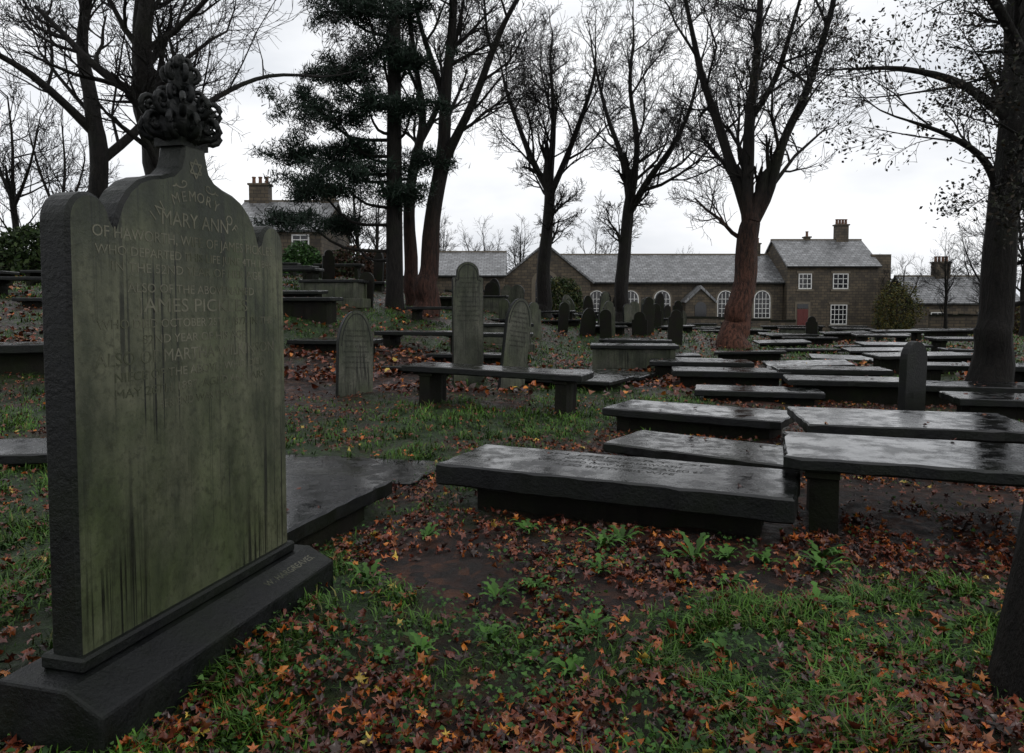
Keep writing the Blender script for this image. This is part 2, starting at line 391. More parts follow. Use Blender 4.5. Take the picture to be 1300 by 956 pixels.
# ---------------------------------------------------------------- headstones
def o_round(w,h,k=10):
    p=[(-w/2,-.3),(w/2,-.3)]
    for i in range(k+1):
        a=math.pi*i/k; p.append((w/2*math.cos(a),h-w/2+w/2*math.sin(a)))
    return p
def o_gothic(w,h,k=8):
    p=[(-w/2,-.3),(w/2,-.3)]; hh=w*.85
    right=[]
    for i in range(k+1):
        a=i/k; right.append((w/2*math.cos(a*math.pi/2)**.9 if a<1 else 0,h-hh+hh*math.sin(a*math.pi/2)**1.25))
    p+=right+[(-x,z) for x,z in reversed(right[:-1])]
    return p
def o_should(w,h,k=10):
    s=w*.13; p=[(-w/2,-.3),(w/2,-.3),(w/2,h-w*.55),(w/2-s*.3,h-w*.5),(w/2-s,h-w*.5)]
    r=w/2-s
    for i in range(1,k): 
        a=math.pi*i/k; p.append((r*math.cos(a),h-r-.0+r*math.sin(a)))
    p+=[(-w/2+s,h-w*.5),(-w/2+s*.3,h-w*.5),(-w/2,h-w*.55)]
    return p
OUT={'r':o_round,'g':o_gothic,'s':o_should}
def headstone(x,y,rot,w,h,kind,tilt=0,lean=0,t=.1,text=0,mat=None,name='headstone'):
    mb=MB(); out=OUT[kind](w,h); mb.prism(out,-t/2,t/2,0,None,.01,1)
    if text:
        ins=[(px*.84,pz-.05) for px,pz in OUT[kind](w,h)[2:]]
        ws=["SACRED TO THE MEMORY OF","JOHN GREENWOOD","WHO DIED MARCH 9TH 1851","AGED 47 YEARS","ALSO OF HANNAH HIS WIFE","WHO DIED MAY 2ND 1863","ALSO OF WILLIAM THEIR SON","WHO DIED IN INFANCY","AND OF SARAH SUTCLIFFE","THY WILL BE DONE"]
        z=h-w*.55
        for i in range(text):
            v,f=text_geo(ws[i%10],.042,w*(.72 if i%2==0 else .6),.001); mb.add(v,f,2,T((0,-t/2-.0002,z))@RX); z-=.085
        for i in range(len(ins)-1):
            a=Vector(ins[i]);b=Vector(ins[i+1]); d=(b-a)
            if d.length<1e-4: continue
            d.normalize(); q=Vector((-d.y,d.x))*.008
            mb.add([(a.x+q.x,-t/2-.003,a.y+q.y),(a.x-q.x,-t/2-.003,a.y-q.y),(b.x-q.x,-t/2-.003,b.y-q.y),(b.x+q.x,-t/2-.003,b.y+q.y)],[(0,1,2,3)],1)
    M=T((x,y,Hs(x,y)))@Matrix.Rotation(R(rot),4,'Z')@Matrix.Rotation(R(tilt),4,'Y')@Matrix.Rotation(R(lean),4,'X')
    mb.obj(name,[mat or M_head,M_dark,M_letd],M); foot.append((x,y,R(rot),w,t+.04,9))
headstone(-2.55,11.8,38,.62,1.36,'g',3,-3,.1,8)
headstone(-.80,13.3,14,.56,2.22,'s',0,-1,.12,10)
headstone(-.02,12.9,30,.50,1.62,'g',9,-3,.1,8)
headstone(5.7,10.4,30,.50,1.02,'r',-1,2,.11,0,M_dark)
# ---------------------------------------------------------------- slabs
slabtops=[]
def ledger(x,y,rot,L,W_,Tk,zt,mat=0,tx=0,ty=0,name='ledger_stone',z0=None,txt=None,base=True,bi=(.84,.66)):
    mb=MB(); mb.slab(L,W_,Tk,zt,0,side=3)
    if base and zt-Tk>.0: mb.slab(L*bi[0],W_*bi[1],zt-Tk+.3,zt-Tk-.003,1,None,.02)
    if txt:
        z=W_/2-.16
        for i,sx in enumerate(txt):
            v,f=text_geo(sx,.085,L*.36 if i%2 else L*.5,.0006); mb.add(v,f,2,T((0,z,zt+.0002))); z-=.12
    g=Hs(x,y) if z0 is None else z0
    M=T((x,y,g))@Matrix.Rotation(R(rot),4,'Z')@Matrix.Rotation(R(tx),4,'X')@Matrix.Rotation(R(ty),4,'Y')
    mb.obj(name,[[M_wet,M_wet2][mat],M_side,M_letd,M_dark],M); foot.append((x,y,R(rot),L*.93,W_*.85,g+zt))
def table(x,y,rot,L,W_,Tk,zt,mat=0,tx=0,ty=0,name='table_tomb',z0=None,legs=2):
    mb=MB(); mb.slab(L,W_,Tk,zt,0,side=2)
    for k in range(legs):
        lx=(-1+2*k/(legs-1))*L*.38
        Mx=T((lx,0,0)); mb.slab(.15,W_*.78,zt-Tk+.3,zt-Tk-.002,1,Mx,.008)
        mb.slab(.21,W_*.86,.06,zt-Tk-.001,1,Mx,.004)
    g=Hs(x,y) if z0 is None else z0
    M=T((x,y,g))@Matrix.Rotation(R(rot),4,'Z')@Matrix.Rotation(R(tx),4,'X')@Matrix.Rotation(R(ty),4,'Y')
    mb.obj(name,[[M_wet,M_wet2][mat],M_side,M_dark],M)
    for k in (-1,1):
        foot.append((x+math.cos(R(rot))*k*L*.38,y+math.sin(R(rot))*k*L*.38,R(rot),.24,W_*.9,0))
    slabtops.append((x,y,R(rot),L,W_,g+zt))
def chest(x,y,rot,L,W_,h,mat=0,name='chest_tomb'):
    mb=MB(); mb.slab(L,W_,.09,h,0,side=2); mb.slab(L*.9,W_*.84,h+.2,h-.092,1,None,.004)
    for sx in(-1,1):
        for sy in(-1,1): mb.box(sx*L*.44-.06,sx*L*.44+.06,sy*W_*.41-.05,sy*W_*.41+.05,-.2,h-.093,1)
        mb.box(-L*.36,L*.36,sx*W_*.42-.012,sx*W_*.42+.012,.08,h-.17,1)
    mb.slab(L*1.02,W_*1.04,.3,.06,1,None,.01)
    mb.obj(name,[[M_wet,M_wet2][mat],M_head,M_dark],T((x,y,Hs(x,y)))@Matrix.Rotation(R(rot),4,'Z')); foot.append((x,y,R(rot),L,W_,Hs(x,y)+h))
TX=["IN MEMORY OF","JOHN SUGDEN OF HAWORTH","WHO DIED NOV 3RD 1838 AGED 61","ALSO BETTY HIS WIFE"]
ledger(.74,5.2,-24,2.44,.82,.16,.36,0,0,0,z0=0,txt=TX,bi=(.82,.5))
table(2.98,4.9,-20,2.15,1.08,.09,.52,0,0,0,z0=0)
table(3.85,7.1,-14,2.0,1.25,.1,.42,0,z0=0)
ledger(1.95,7.05,-38,1.95,.85,.1,.13,1,1,0)
ledger(2.25,8.75,-32,2.1,.95,.1,.28,0)
ledger(-1.6,4.95,-18,1.0,1.45,.11,.2,0,z0=0)
ledger(-1.65,6.75,-14,1.9,.85,.06,.07,1)
table(-.22,10.75,-20,2.75,.75,.1,.56,1,0,1.5,z0=.05)
ledger(4.15,14.0,-12,2.1,1.0,.12,.34,0); ledger(4.0,15.6,-12,2.1,1.0,.1,.36,0)
ledger(3.9,11.6,-14,1.9,.85,.1,.18,0)
ledger(5.5,12.0,-14,1.9,.9,.1,.36,0); ledger(6.0,13.8,-12,2.0,.9,.1,.36,0)
ledger(6.9,9.6,-16,2.0,.9,.1,.34,0); ledger(7.3,11.4,-14,2.0,.9,.1,.3,0)
table(8.3,13.0,-14,2.0,.9,.09,.5,0)
chest(2.85,17.2,-8,2.0,1.0,.62,1)
ledger(1.1,13.6,-28,2.0,1.3,.08,.16,1); ledger(1.9,15.2,-28,2.0,1.2,.08,.14,1)
ledger(-1.7,14.6,-15,1.7,.8,.09,.14,1); ledger(-.9,16.6,-12,1.9,.8,.09,.2,0)
table(-2.1,17.5,-14,2.2,.85,.1,.5,1); table(-.6,19.4,-10,2.2,.85,.1,.5,0)
ledger(-8.2,11.8,20,2.2,1.1,.14,.42,0); ledger(-4.9,7.0,8,2.2,.9,.1,.12,0)
ledger(-6.6,16.5,10,2,.9,.1,.35,0); chest(-9.8,17.8,8,2.1,1,.6); table(-14.5,22,6,2.2,1,.1,.55); table(-17.5,24,6,2.2,1,.1,.6)
ledger(-3.9,16.2,-10,1.9,.9,.1,.25,1)
tree_xy=[(7.8,26),(-3.1,26),(-4.2,27),(1.6,38),(5.1,34)]
def free(x,y,m=1.2):
    if any(math.hypot(x-a,y-b)<m for a,b in tree_xy): return False
    for fx,fy,a,L,W_,_ in foot:
        if math.hypot(x-fx,y-fy)<1.75: return False
    return True
for row,yy in enumerate([16.6,18.4,20.2,22.2,24.4,26.8,29.5,32.5,36,40,45,50]):
    x=3.6+rnd.uniform(0,1)+ (0 if yy<30 else -2)
    while x<yy*.66:
        if rnd.random()<.82 and free(x,yy):
            zt=rnd.choice([.12,.16,.22,.3,.42]); k=rnd.random()
            if k<.74: ledger(x,yy+rnd.uniform(-.3,.3),-10+rnd.uniform(-7,7),rnd.uniform(1.8,2.1),rnd.uniform(.9,1.15),.08,zt,rnd.randint(0,1),rnd.uniform(-1.5,3.5),rnd.uniform(-2,2))
            elif k<.9: table(x,yy,-10+rnd.uniform(-5,5),2.0,1.0,.09,rnd.uniform(.4,.52),0,rnd.uniform(-.5,2),rnd.uniform(-1,1))
            else: chest(x,yy,-10+rnd.uniform(-4,4),2.0,.95,rnd.uniform(.4,.5),rnd.randint(0,1))
        x+=rnd.uniform(2.3,3.0)
for yy in [19.5,21.5,23.5,26.5,29.5,33,37,42]:
    x=-yy*.62
    while x<1.5 + (yy>30)*2:
        if rnd.random()<.75 and free(x,yy):
            k=rnd.random()
            if k<.4: ledger(x,yy+rnd.uniform(-.2,.2),rnd.uniform(-14,4),2,.9,.1,rnd.choice([.2,.35,.5]),rnd.randint(0,1),rnd.uniform(0,3))
            elif k<.85: table(x,yy,rnd.uniform(-12,4),2.1,.9,.1,rnd.uniform(.5,.65),rnd.randint(0,1))
            else: chest(x,yy,rnd.uniform(-12,4),2.0,.95,.65,1)
        x+=rnd.uniform(2.6,3.6)
for i in range(34):
    yy=rnd.uniform(26,50); x=yy*rnd.uniform(-.03,.24)
    if any(math.hypot(x-a,yy-b)<1 for a,b in tree_xy): continue
    headstone(x,yy,rnd.uniform(-35,35),rnd.uniform(.42,.65),rnd.uniform(.8,1.6),rnd.choice('rgs'),rnd.uniform(-6,6),rnd.uniform(-4,4),.11,0,rnd.choice([M_head,M_side,M_side]))
for x,yy,h in [(7.2,36,1.7),(8.6,38,1.5),(-4.8,24,1.1),(13.5,33,1.1),(-7.5,30,1.3),(-6,33,1.4)]:
    headstone(x,yy,rnd.uniform(-30,30),.5,h,rnd.choice('rgs'),rnd.uniform(-4,4),0,.12,0,M_side)
# ---------------------------------------------------------------- trees
def rot_about(d,axis,a):
    return Matrix.Rotation(a,3,axis)@d
def perp(d,r):
    v=Vector((r.gauss(0,1),r.gauss(0,1),r.gauss(0,1))); v=v-d*v.dot(d); return v.normalized()
NC={1:6,2:5,3:4,4:3}
def grow(P,D,r,L,lvl,maxl,polys,tips,rg,rmin,up=.12):
    n=5 if lvl<3 else 4
    if lvl>=maxl: n=3
    pts=[P.copy()];rad=[r];d=D.copy(); st=L/(n-1); dirs=[d.copy()]
    for i in range(n-1):
        d=(d+Vector((rg.gauss(0,.19),rg.gauss(0,.19),rg.gauss(0,.15)+up))).normalized()
        P=P+d*st; pts.append(P.copy()); rad.append(max(r*(1-.68*(i+1)/(n-1)),rmin*.6)); dirs.append(d.copy())
    sd=6 if r>.05 else (4 if r>.02 else 3)
    polys.append(([tuple(p) for p in pts],rad,sd))
    if lvl>=maxl: tips.append(tuple(P)); return
    nc=NC.get(lvl,3)
    for k in range(nc):
        t=(k+.6+rg.uniform(-.3,.3))/nc*.85+.15; f=t*(n-1); i=min(int(f),n-2); q=pts[i].lerp(pts[i+1],f-i)
        rr=max((rad[i]+(rad[i+1]-rad[i])*(f-i))*rg.uniform(.5,.75),rmin)
        dd=rot_about(dirs[i],perp(dirs[i],rg),R(rg.uniform(26,52)))
        grow(q,dd,rr,L*rg.uniform(.45,.75)*(1.1-.4*t),lvl+1,maxl,polys,tips,rg,rmin,up)
def smooth_poly(pts,rad,sub=4):
    n=len(pts); P=[Vector(p) for p in pts]; op=[];orr=[]
    for i in range(n-1):
        p0=P[max(i-1,0)];p1=P[i];p2=P[i+1];p3=P[min(i+2,n-1)]
        for j in range(sub):
            t=j/sub; q=.5*((2*p1)+(p2-p0)*t+(2*p0-5*p1+4*p2-p3)*t*t+(3*p1-p0-3*p2+p3)*t**3)
            op.append(q); orr.append(rad[i]+(rad[i+1]-rad[i])*t)
    op.append(P[-1]); orr.append(rad[-1]); return op,orr
def tree(name,x,y,s,limbs,seed,mat,maxl=5,rmin=.008,blen=3.6,dens=.75,start=.35,up=.1,zoff=0):
    rg=random.Random(seed); polys=[];tips=[]
    for li,(pl,r0,r1) in enumerate(limbs):
        pts=[(a*s,dy,b*s) for a,b,dy in pl]
        n=len(pts); rad=[r0+(r1-r0)*i/(n-1) for i in range(n)]
        if pts[0][2]<=.01: 
            p1=pts[1]; z1=p1[2]; f1=.35/z1; f2=1.0/z1
            x0,y0=pts[0][0],pts[0][1]
            pts=[(x0,y0,-.4),(x0+(p1[0]-x0)*f1,y0+(p1[1]-y0)*f1,.35),(x0+(p1[0]-x0)*f2,y0+(p1[1]-y0)*f2,1.0)]+pts[1:]
            rad=[r0*1.55,r0*1.16,r0]+rad[1:]
        op,orr=smooth_poly(pts,rad)
        ph=rg.uniform(0,6); op=[p+Vector((math.sin(i*.9+ph),math.cos(i*.7+ph),0))*q*.15 for i,(p,q) in enumerate(zip(op,orr))]
        orr=[q*rg.uniform(.95,1.06) for q in orr]
        polys.append(([tuple(p) for p in op],orr,14))
        tot=sum((op[i+1]-op[i]).length for i in range(len(op)-1)); acc=0; nxt=tot*(start if pl[0][1]<=0 else .15)
        for i in range(len(op)-1):
            seg=op[i+1]-op[i]; l=seg.length
            while acc+l>nxt:
                q=op[i]+seg*((nxt-acc)/l); d=seg.normalized(); f=nxt/tot
                dd=rot_about(d,perp(d,rg),R(rg.uniform(32,60)))
                if dd.z<-.1: dd.z*=-.5; dd.normalize()
                rr=min(orr[i]*rg.uniform(.3,.6),.09)
                grow(q,dd,max(rr,rmin*2),blen*rg.uniform(.6,1.15)*(1.1-.4*f),1 if rr>.035 else 2,maxl,polys,tips,rg,rmin,up)
                nxt+=dens*rg.uniform(.6,1.4)
            acc+=l
        grow(op[-1],(op[-1]-op[-2]).normalized(),max(orr[-1],rmin),blen*.7,2,maxl,polys,tips,rg,rmin,up)
    o=tubes(polys,name,mat); o.location=(x,y,Hs(x,y)+zoff); print(name,len(polys)); return o,tips
s=.028
tree('bare_sycamore_tree',7.83,26,s,[
 ([(0,0,0),(9,55,0),(17,110,0),(20,158,0)],.45,.33),
 ([(20,150,0),(5,210,.2),(-15,280,.6),(-35,350,.9),(-50,415,1.0),(-62,490,1.2)],.22,.05),
 ([(20,152,0),(14,205,-.1),(15,290,-.3),(20,360,-.4),(25,440,-.3),(20,530,-.3)],.25,.05),
 ([(20,145,0),(42,200,-.2),(55,260,-.6),(76,315,-1.0),(90,380,-1.4),(104,450,-1.6),(115,510,-1.8)],.2,.04),
 ([(17,285,-.3),(40,330,-.8),(50,385,-1.5),(62,450,-2)],.12,.035),
 ],3,M_barkr,5,.009,3.3,.95,.85)
tree('bare_sycamore_tree',-3.1,26,s,[
 ([(0,0,0),(4,60,0),(14,140,0),(25,220,0),(30,310,.2),(38,400,.4),(42,490,.6)],.38,.07),
 ([(25,190,0),(56,245,-.4),(85,310,-.9),(112,362,-1.3),(145,410,-1.6)],.17,.04),
 ([(28,260,.1),(5,330,.8),(-12,390,1.2),(-25,460,1.5)],.13,.04),
 ],5,M_barkb,5,.009,3.2,.85,.5)
tree('bare_sycamore_tree',-3.7,27.2,s,[
 ([(0,0,0),(-4,100,0),(2,180,0),(14,250,.3),(0,340,.8),(-10,430,1)],.26,.05),
 ([(4,200,0),(30,260,.6),(55,350,1),(70,440,1.5)],.13,.04),
 ],6,M_barkb,5,.009,2.6,.9,.5)
s=.041
tree('bare_ash_tree',1.6,38,s,[
 ([(0,0,0),(2,80,0),(8,160,0)],.38,.26),([(8,155,0),(-20,215,.4),(-42,275,.7),(-52,315,1)],.18,.05),
 ([(8,158,0),(12,240,-.2),(8,320,-.3)],.2,.05),([(8,150,0),(34,215,-.5),(56,275,-1),(62,310,-1)],.17,.05)],8,M_bark,5,.012,3.6,.9,.55)
s=.0366
tree('bare_ash_tree',5.12,34,s,[
 ([(0,0,0),(-1,70,0),(8,150,0)],.33,.25),([(8,145,0),(0,210,.4),(-20,270,.7),(-34,335,1)],.17,.05),
 ([(8,148,0),(16,220,-.2),(6,290,-.3),(10,350,-.3)],.17,.05),([(8,140,0),(26,175,-.4),(52,212,-.8),(76,262,-1),(90,325,-1)],.18,.04)],9,M_bark,5,.011,3.4,.9,.55)
s=.0118
tree('bare_beech_tree',-5.0,11.2,s,[
 ([(0,0,0),(-10,150,0),(-24,300,0),(-30,327,0)],.28,.22),
 ([(-28,315,0),(-58,385,.2),(-66,450,.4),(-68,540,.6),(-60,640,.8)],.16,.06),
 ([(-30,320,0),(-35,417,-.2),(-28,490,-.3),(-22,570,-.3),(-30,680,-.3)],.15,.06),
 ([(-30,330,0),(20,400,.8),(70,450,1.6),(130,470,2.4)],.05,.02),
 ],12,M_bark,5,.005,2.0,.6,.85)
s=.015
tree('bare_beech_tree',-7.9,14,s,[
 ([(0,0,0),(2,150,0),(5,250,0),(0,305,0),(-22,380,.3),(-15,480,.4),(-25,600,.4)],.2,.06),
 ([(4,230,0),(40,300,.8),(60,380,1.5),(95,440,2.2)],.09,.03),
 ([(2,270,0),(-50,330,-.6),(-100,360,-1)],.09,.03)],14,M_bark,5,.006,2.5,.7,.5)
s=.0129
_,tp=tree('leafy_maple_tree',7.9,12,s,[
 ([(0,0,0),(2,110,0),(12,260,0),(28,430,.2),(38,520,.3),(48,640,.4)],.27,.14),
 ([(10,230,0),(-25,290,-.2),(-80,320,-.4),(-140,335,-.6)],.08,.02),
 ([(20,340,0),(-30,400,.4),(-90,430,.8),(-150,440,1.2)],.09,.02),
 ([(28,420,0),(-40,500,-.3),(-110,540,-.6),(-160,560,-.8)],.09,.02),
 ([(6,0,0),(30,100,.5),(60,220,.8),(70,330,1)],.11,.05)],17,M_bark,5,.005,1.9,.6,.4,.02)
def leafcloud(name,pts,size,cols,n_per,loc,spread,mat=M_fol,parent=None):
    P=np.repeat(np.asarray(pts,float),n_per,0); P=P+nr.normal(0,spread,P.shape); n=len(P)
    a=nr.normal(0,1,(n,3));a/=np.linalg.norm(a,axis=1,keepdims=True); b=np.cross(a,nr.normal(0,1,(n,3)));b/=np.linalg.norm(b,axis=1,keepdims=True)
    sz=size*nr.uniform(.6,1.4,(n,1)); V=np.stack([P-a*sz,P+b*sz*.55,P+a*sz,P-b*sz*.55],1).reshape(-1,3)
    c=np.asarray(cols)[nr.integers(0,len(cols),n)]*nr.uniform(.6,1.3,(n,1))
    o=np_mesh(name,V,np.arange(4*n).reshape(-1,4),mat,np.repeat(c,4,0)); o.location=loc; return o
tsel=[t for t in tp if rnd.random()<.7]
mt=bpy.data.objects['leafy_maple_tree']
lo=leafcloud('leaves',tsel,.033,[(.012,.014,.006),(.018,.012,.006),(.008,.009,.005)],4,(0,0,0),.10); lo.parent=mt
# pine
s=.029; rg=random.Random(4)
pp=[];pads=[];op,orr=smooth_poly([(0,0,-.4),(.02,0,.5),(.05,0,5.8),(.1,.1,11),(.15,.1,15)],[.45,.3,.25,.18,.08])
pp.append(([tuple(p) for p in op],orr,10))
for px,py,r in [(-55,335,36),(-25,330,32),(10,345,30),(-75,275,30),(-40,268,34),(-10,295,30),(22,282,26),(-100,235,34),(-70,218,32),(-30,232,34),(-118,185,32),(-80,178,32),(-45,188,30),(-100,140,30),(-58,140,32),(-20,160,28),(-112,100,24),(-70,100,24),(30,225,26),(38,175,24),(35,380,28),(-15,395,34),(8,450,34),(-60,375,22),(15,130,22)]:
    dy=rg.uniform(-1.3,1.0); c=Vector((px*s,dy,py*s)); z0=c.z-rg.uniform(.3,1.0)-abs(px)*s*.15
    q=[Vector((.06,0,z0)),Vector((c.x*.5,dy*.4,z0+.1)),Vector((c.x*.85,dy*.9,c.z-.12)),c]
    a,b=smooth_poly(q,[.07,.05,.03,.012],3); pp.append(([tuple(p) for p in a],b,5))
    for k in range(9): 
        e=c+Vector((rg.gauss(0,.5),rg.gauss(0,.5),rg.uniform(-.1,.3)))*r*.032; m_=q[2].lerp(e,.5)+Vector((0,0,.05))
        pp.append(([tuple(q[2]),tuple(m_),tuple(e)],[.02,.014,.008],3))
    for k in range(24):
        pads.append((c+Vector((rg.gauss(0,.55),rg.gauss(0,.45),rg.gauss(0,.2)))*r*.034))
pine=tubes(pp,'pine_tree',M_bark); pz=Hs(-4.1,25.2); pine.location=(-4.05,25.2,pz)
P=np.repeat(np.array([tuple(p) for p in pads]),90,0)+nr.normal(0,.15,(len(pads)*90,3))*[1.2,1.2,.7]; n=len(P)
d=nr.normal(0,1,(n,3))+[0,0,.6]; d/=np.linalg.norm(d,axis=1,keepdims=True); b=np.cross(d,nr.normal(0,1,(n,3)));b/=np.linalg.norm(b,axis=1,keepdims=True)
V=np.stack([P-b*.018,P+b*.018,P+d*.24],1).reshape(-1,3); c=np.array([[.006,.014,.008]])*nr.uniform(.5,1.8,(n,1))
po_=np_mesh('needles',V,np.arange(3*n).reshape(-1,3),M_fol,np.repeat(c,3,0)); po_.parent=pine
bg=[]
NC={1:5,2:4,3:4,4:3}
for k in range(3):
    o,_=tree('distant_bare_tree',0,0,1,[([(0,0,0),(.2,3,0),(.1,5,0)],.25,.17),([(.1,4.8,0),(-1.2,7.5,.5),(-2,10,.8)],.12,.04),([(.1,5,0),(.4,8,-.3),(.2,11,-.3)],.13,.04),([(.1,4.5,0),(1.6,7,-.5),(2.4,9.2,-.8)],.12,.04)],30+k,M_bark,4,.017,3.0,.75,.5)
    bg.append(o.data)
    bpy.data.objects.remove(o)
for i,(x,D,sc) in enumerate([(-27.1,40,.85),(-31.9,52,1.0),(-21.4,48,.7),(-10.5,50,.7),(-2.8,66,.65),(.9,82,.9),(10.4,88,.85),(22.5,95,.7),(40.4,80,.6),(33.3,62,.5),(33.1,56,.55),(32.3,50,.65),(28,40,.8),(-26,34,1.),(-8.9,92,.9),(48.2,115,.6),(-12.8,70,.8),(36.5,47,.7),(42,66,.7)]):
    o=bpy.data.objects.new('distant_bare_tree',bg[i%3]); COL.objects.link(o)
    o.location=(x,D,Hs(x,D)-.2); o.rotation_euler=(0,0,i*1.7); o.scale=(sc,sc,sc*rnd.uniform(.9,1.1))
o=tubes([([(0,0,-.3),(.02,0,.1),(.08,.02,.5),(.15,.05,1.0)],[.2,.15,.13,.11],14)],'old_tree_stump',M_bark); o.location=(2.02,2.75,0)
def shrub(name,x,y,rx,ry,rz,n,size,cols):
    p=nr.normal(0,1,(n,3)); p/=np.linalg.norm(p,axis=1,keepdims=True); r=nr.uniform(.35,1,(n,1))**.5
    k=.75+.5*fbm(p[:,0]*2+x,p[:,2]*2+y,4,3)[:,None]
    p=p*r*k*[rx,ry,rz]; p[:,2]=np.abs(p[:,2]+rz*.7)
    o=leafcloud(name,p,size,cols,1,(x,y,Hs(x,y)),.02)
    stems=[([(0,0,-.1),(a*.5,b*.5,rz*.6),(a,b,rz*1.2)],[.05,.03,.012],5) for a,b in [(rx*.6*math.cos(t),ry*.6*math.sin(t)) for t in (0,1.2,2.5,3.8,5)]]
    q=tubes(stems,'stems',M_bark); q.parent=o
GR=[(.018,.035,.009),(.010,.020,.006),(.028,.045,.012)]; YL=[(.06,.06,.012),(.09,.07,.015),(.03,.04,.012)]; RD=[(.045,.02,.01),(.03,.015,.01),(.02,.018,.01)]
shrub('evergreen_shrub',-12.0,42,1.3,1,1.3,5000,.09,[(.03,.075,.015),(.015,.04,.01)])
shrub('ivy_shrub',3.6,52,1.5,1,1.8,5000,.09,GR+YL[:1])
shrub('yellow_autumn_shrub',31.5,60,2.0,1.5,2.4,3500,.09,YL)
shrub('russet_shrub',-9.0,40,1.3,1.2,1.1,3500,.09,RD+GR[:1]); shrub('russet_shrub',-6.9,38,1.0,1,1.0,2500,.09,RD)
shrub('evergreen_shrub',-23,36,2.2,2,1.5,6000,.12,GR)
shrub('yellow_autumn_shrub',35,50,1.8,1.5,1.3,3000,.1,YL+RD)
# ---------------------------------------------------------------- buildings
def bpart(mb,name,mats,par):
    o=mb.obj(name,mats); o.parent=par; return o
def gable_block(par,x0,x1,y0,y1,z0,ze,zr,over=.3,axis='x',tag=''):
    mb=MB()
    if axis=='x':
        ym=(y0+y1)/2
        v=[(x0,y0,z0),(x1,y0,z0),(x1,y1,z0),(x0,y1,z0),(x0,y0,ze),(x1,y0,ze),(x1,y1,ze),(x0,y1,ze),(x0,ym,zr),(x1,ym,zr)]
        f=[(0,1,5,4),(2,3,7,6),(1,2,6,9,5),(3,0,4,8,7)]
    else:
        xm=(x0+x1)/2
        v=[(x0,y0,z0),(x1,y0,z0),(x1,y1,z0),(x0,y1,z0),(x0,y0,ze),(x1,y0,ze),(x1,y1,ze),(x0,y1,ze),(xm,y0,zr),(xm,y1,zr)]
        f=[(0,1,5,8,4),(2,3,7,9,6),(1,2,6,5),(3,0,4,7)]
    mb.add(v,f,0); bpart(mb,'walls'+tag,[M_wall],par)
    for sgn in (-1,1):
        if axis=='x': half=(y1-y0)/2; c=((x0+x1)/2,(y0+y1)/2,zr); ln=(x1-x0)
        else: half=(x1-x0)/2; c=((x0+x1)/2,(y0+y1)/2,zr); ln=(y1-y0)
        sl=math.hypot(half,zr-ze); a=math.atan2(zr-ze,half); Lp=sl+over
        mb=MB(); mb.box(-ln/2-.15,ln/2+.15,-Lp,0,.03,.17,0)
        o=mb.obj('roof_slope'+tag,[M_slate])
        rz=0 if sgn<0 else math.pi
        if axis!='x': rz+=math.pi/2
        o.matrix_world=T((c[0],c[1],c[2]))@Matrix.Rotation(rz,4,'Z')@Matrix.Rotation(a,4,'X'); 
        mw=o.matrix_world.copy(); o.parent=par; o.matrix_world=mw
    mb=MB()
    if axis=='x': mb.box(x0-.17,x1+.17,(y0+y1)/2-.15,(y0+y1)/2+.15,zr+.06,zr+.24,0)
    else: mb.box((x0+x1)/2-.15,(x0+x1)/2+.15,y0-.17,y1+.17,zr+.06,zr+.24,0)
    bpart(mb,'ridge_tiles'+tag,[M_trim],par)
def win_rect(mb,x,z,w,h,y,cols=2,rows=4):
    mb.box(x-w/2-.16,x+w/2+.16,y-.06,y+.02,z-.2,z-.003,3); mb.box(x-w/2-.16,x+w/2+.16,y-.06,y+.02,z+h+.003,z+h+.22,3)
    mb.box(x-w/2,x+w/2,y-.02,y+.01,z,z+h,1)
    mb.box(x-w/2,x-w/2+.08,y-.05,y+.01,z,z+h,0); mb.box(x+w/2-.08,x+w/2,y-.05,y+.01,z,z+h,0)
    mb.box(x-w/2+.08,x+w/2-.08,y-.049,y+.01,z,z+.09,0); mb.box(x-w/2+.08,x+w/2-.08,y-.049,y+.01,z+h-.08,z+h,0)
    for i in range(1,cols): cx=x-w/2+w*i/cols; mb.box(cx-.025,cx+.025,y-.04,y+.01,z+.09,z+h-.08,0)
    for i in range(1,rows): cz=z+h*i/rows; mb.box(x-w/2+.08,x+w/2-.08,y-.036,y+.01,cz-.025,cz+.025,0)
def arch(w,h,k=8):
    p=[(-w/2,0),(w/2,0)]
    for i in range(k+1):
        a=math.pi*i/k; p.append((w/2*math.cos(a),h-w/2+w/2*math.sin(a)))
    return p
def win_arch(mb,x,z,w,h,y):
    M=T((x,0,z)); mb.prism([(a*1.22,b*1.07-.08) for a,b in arch(w,h)],y-.03,y+.02,3,M)
    mb.prism([(a*1.0,b) for a,b in arch(w,h)],y-.05,y+.01,0,M)
    mb.prism([(a*.88,b*.95+.06) for a,b in arch(w,h)],y-.06,y-.045,1,M)
    for i in (-1,0,1): mb.box(x+i*w*.22-.022,x+i*w*.22+.022,y-.08,y-.055,z+.06,z+h-.12-abs(i)*.16,0)
    for i in range(1,5): mb.box(x-w*.42,x+w*.42,y-.077,y-.054,z+h*.17*i,z+h*.17*i+.04,0)
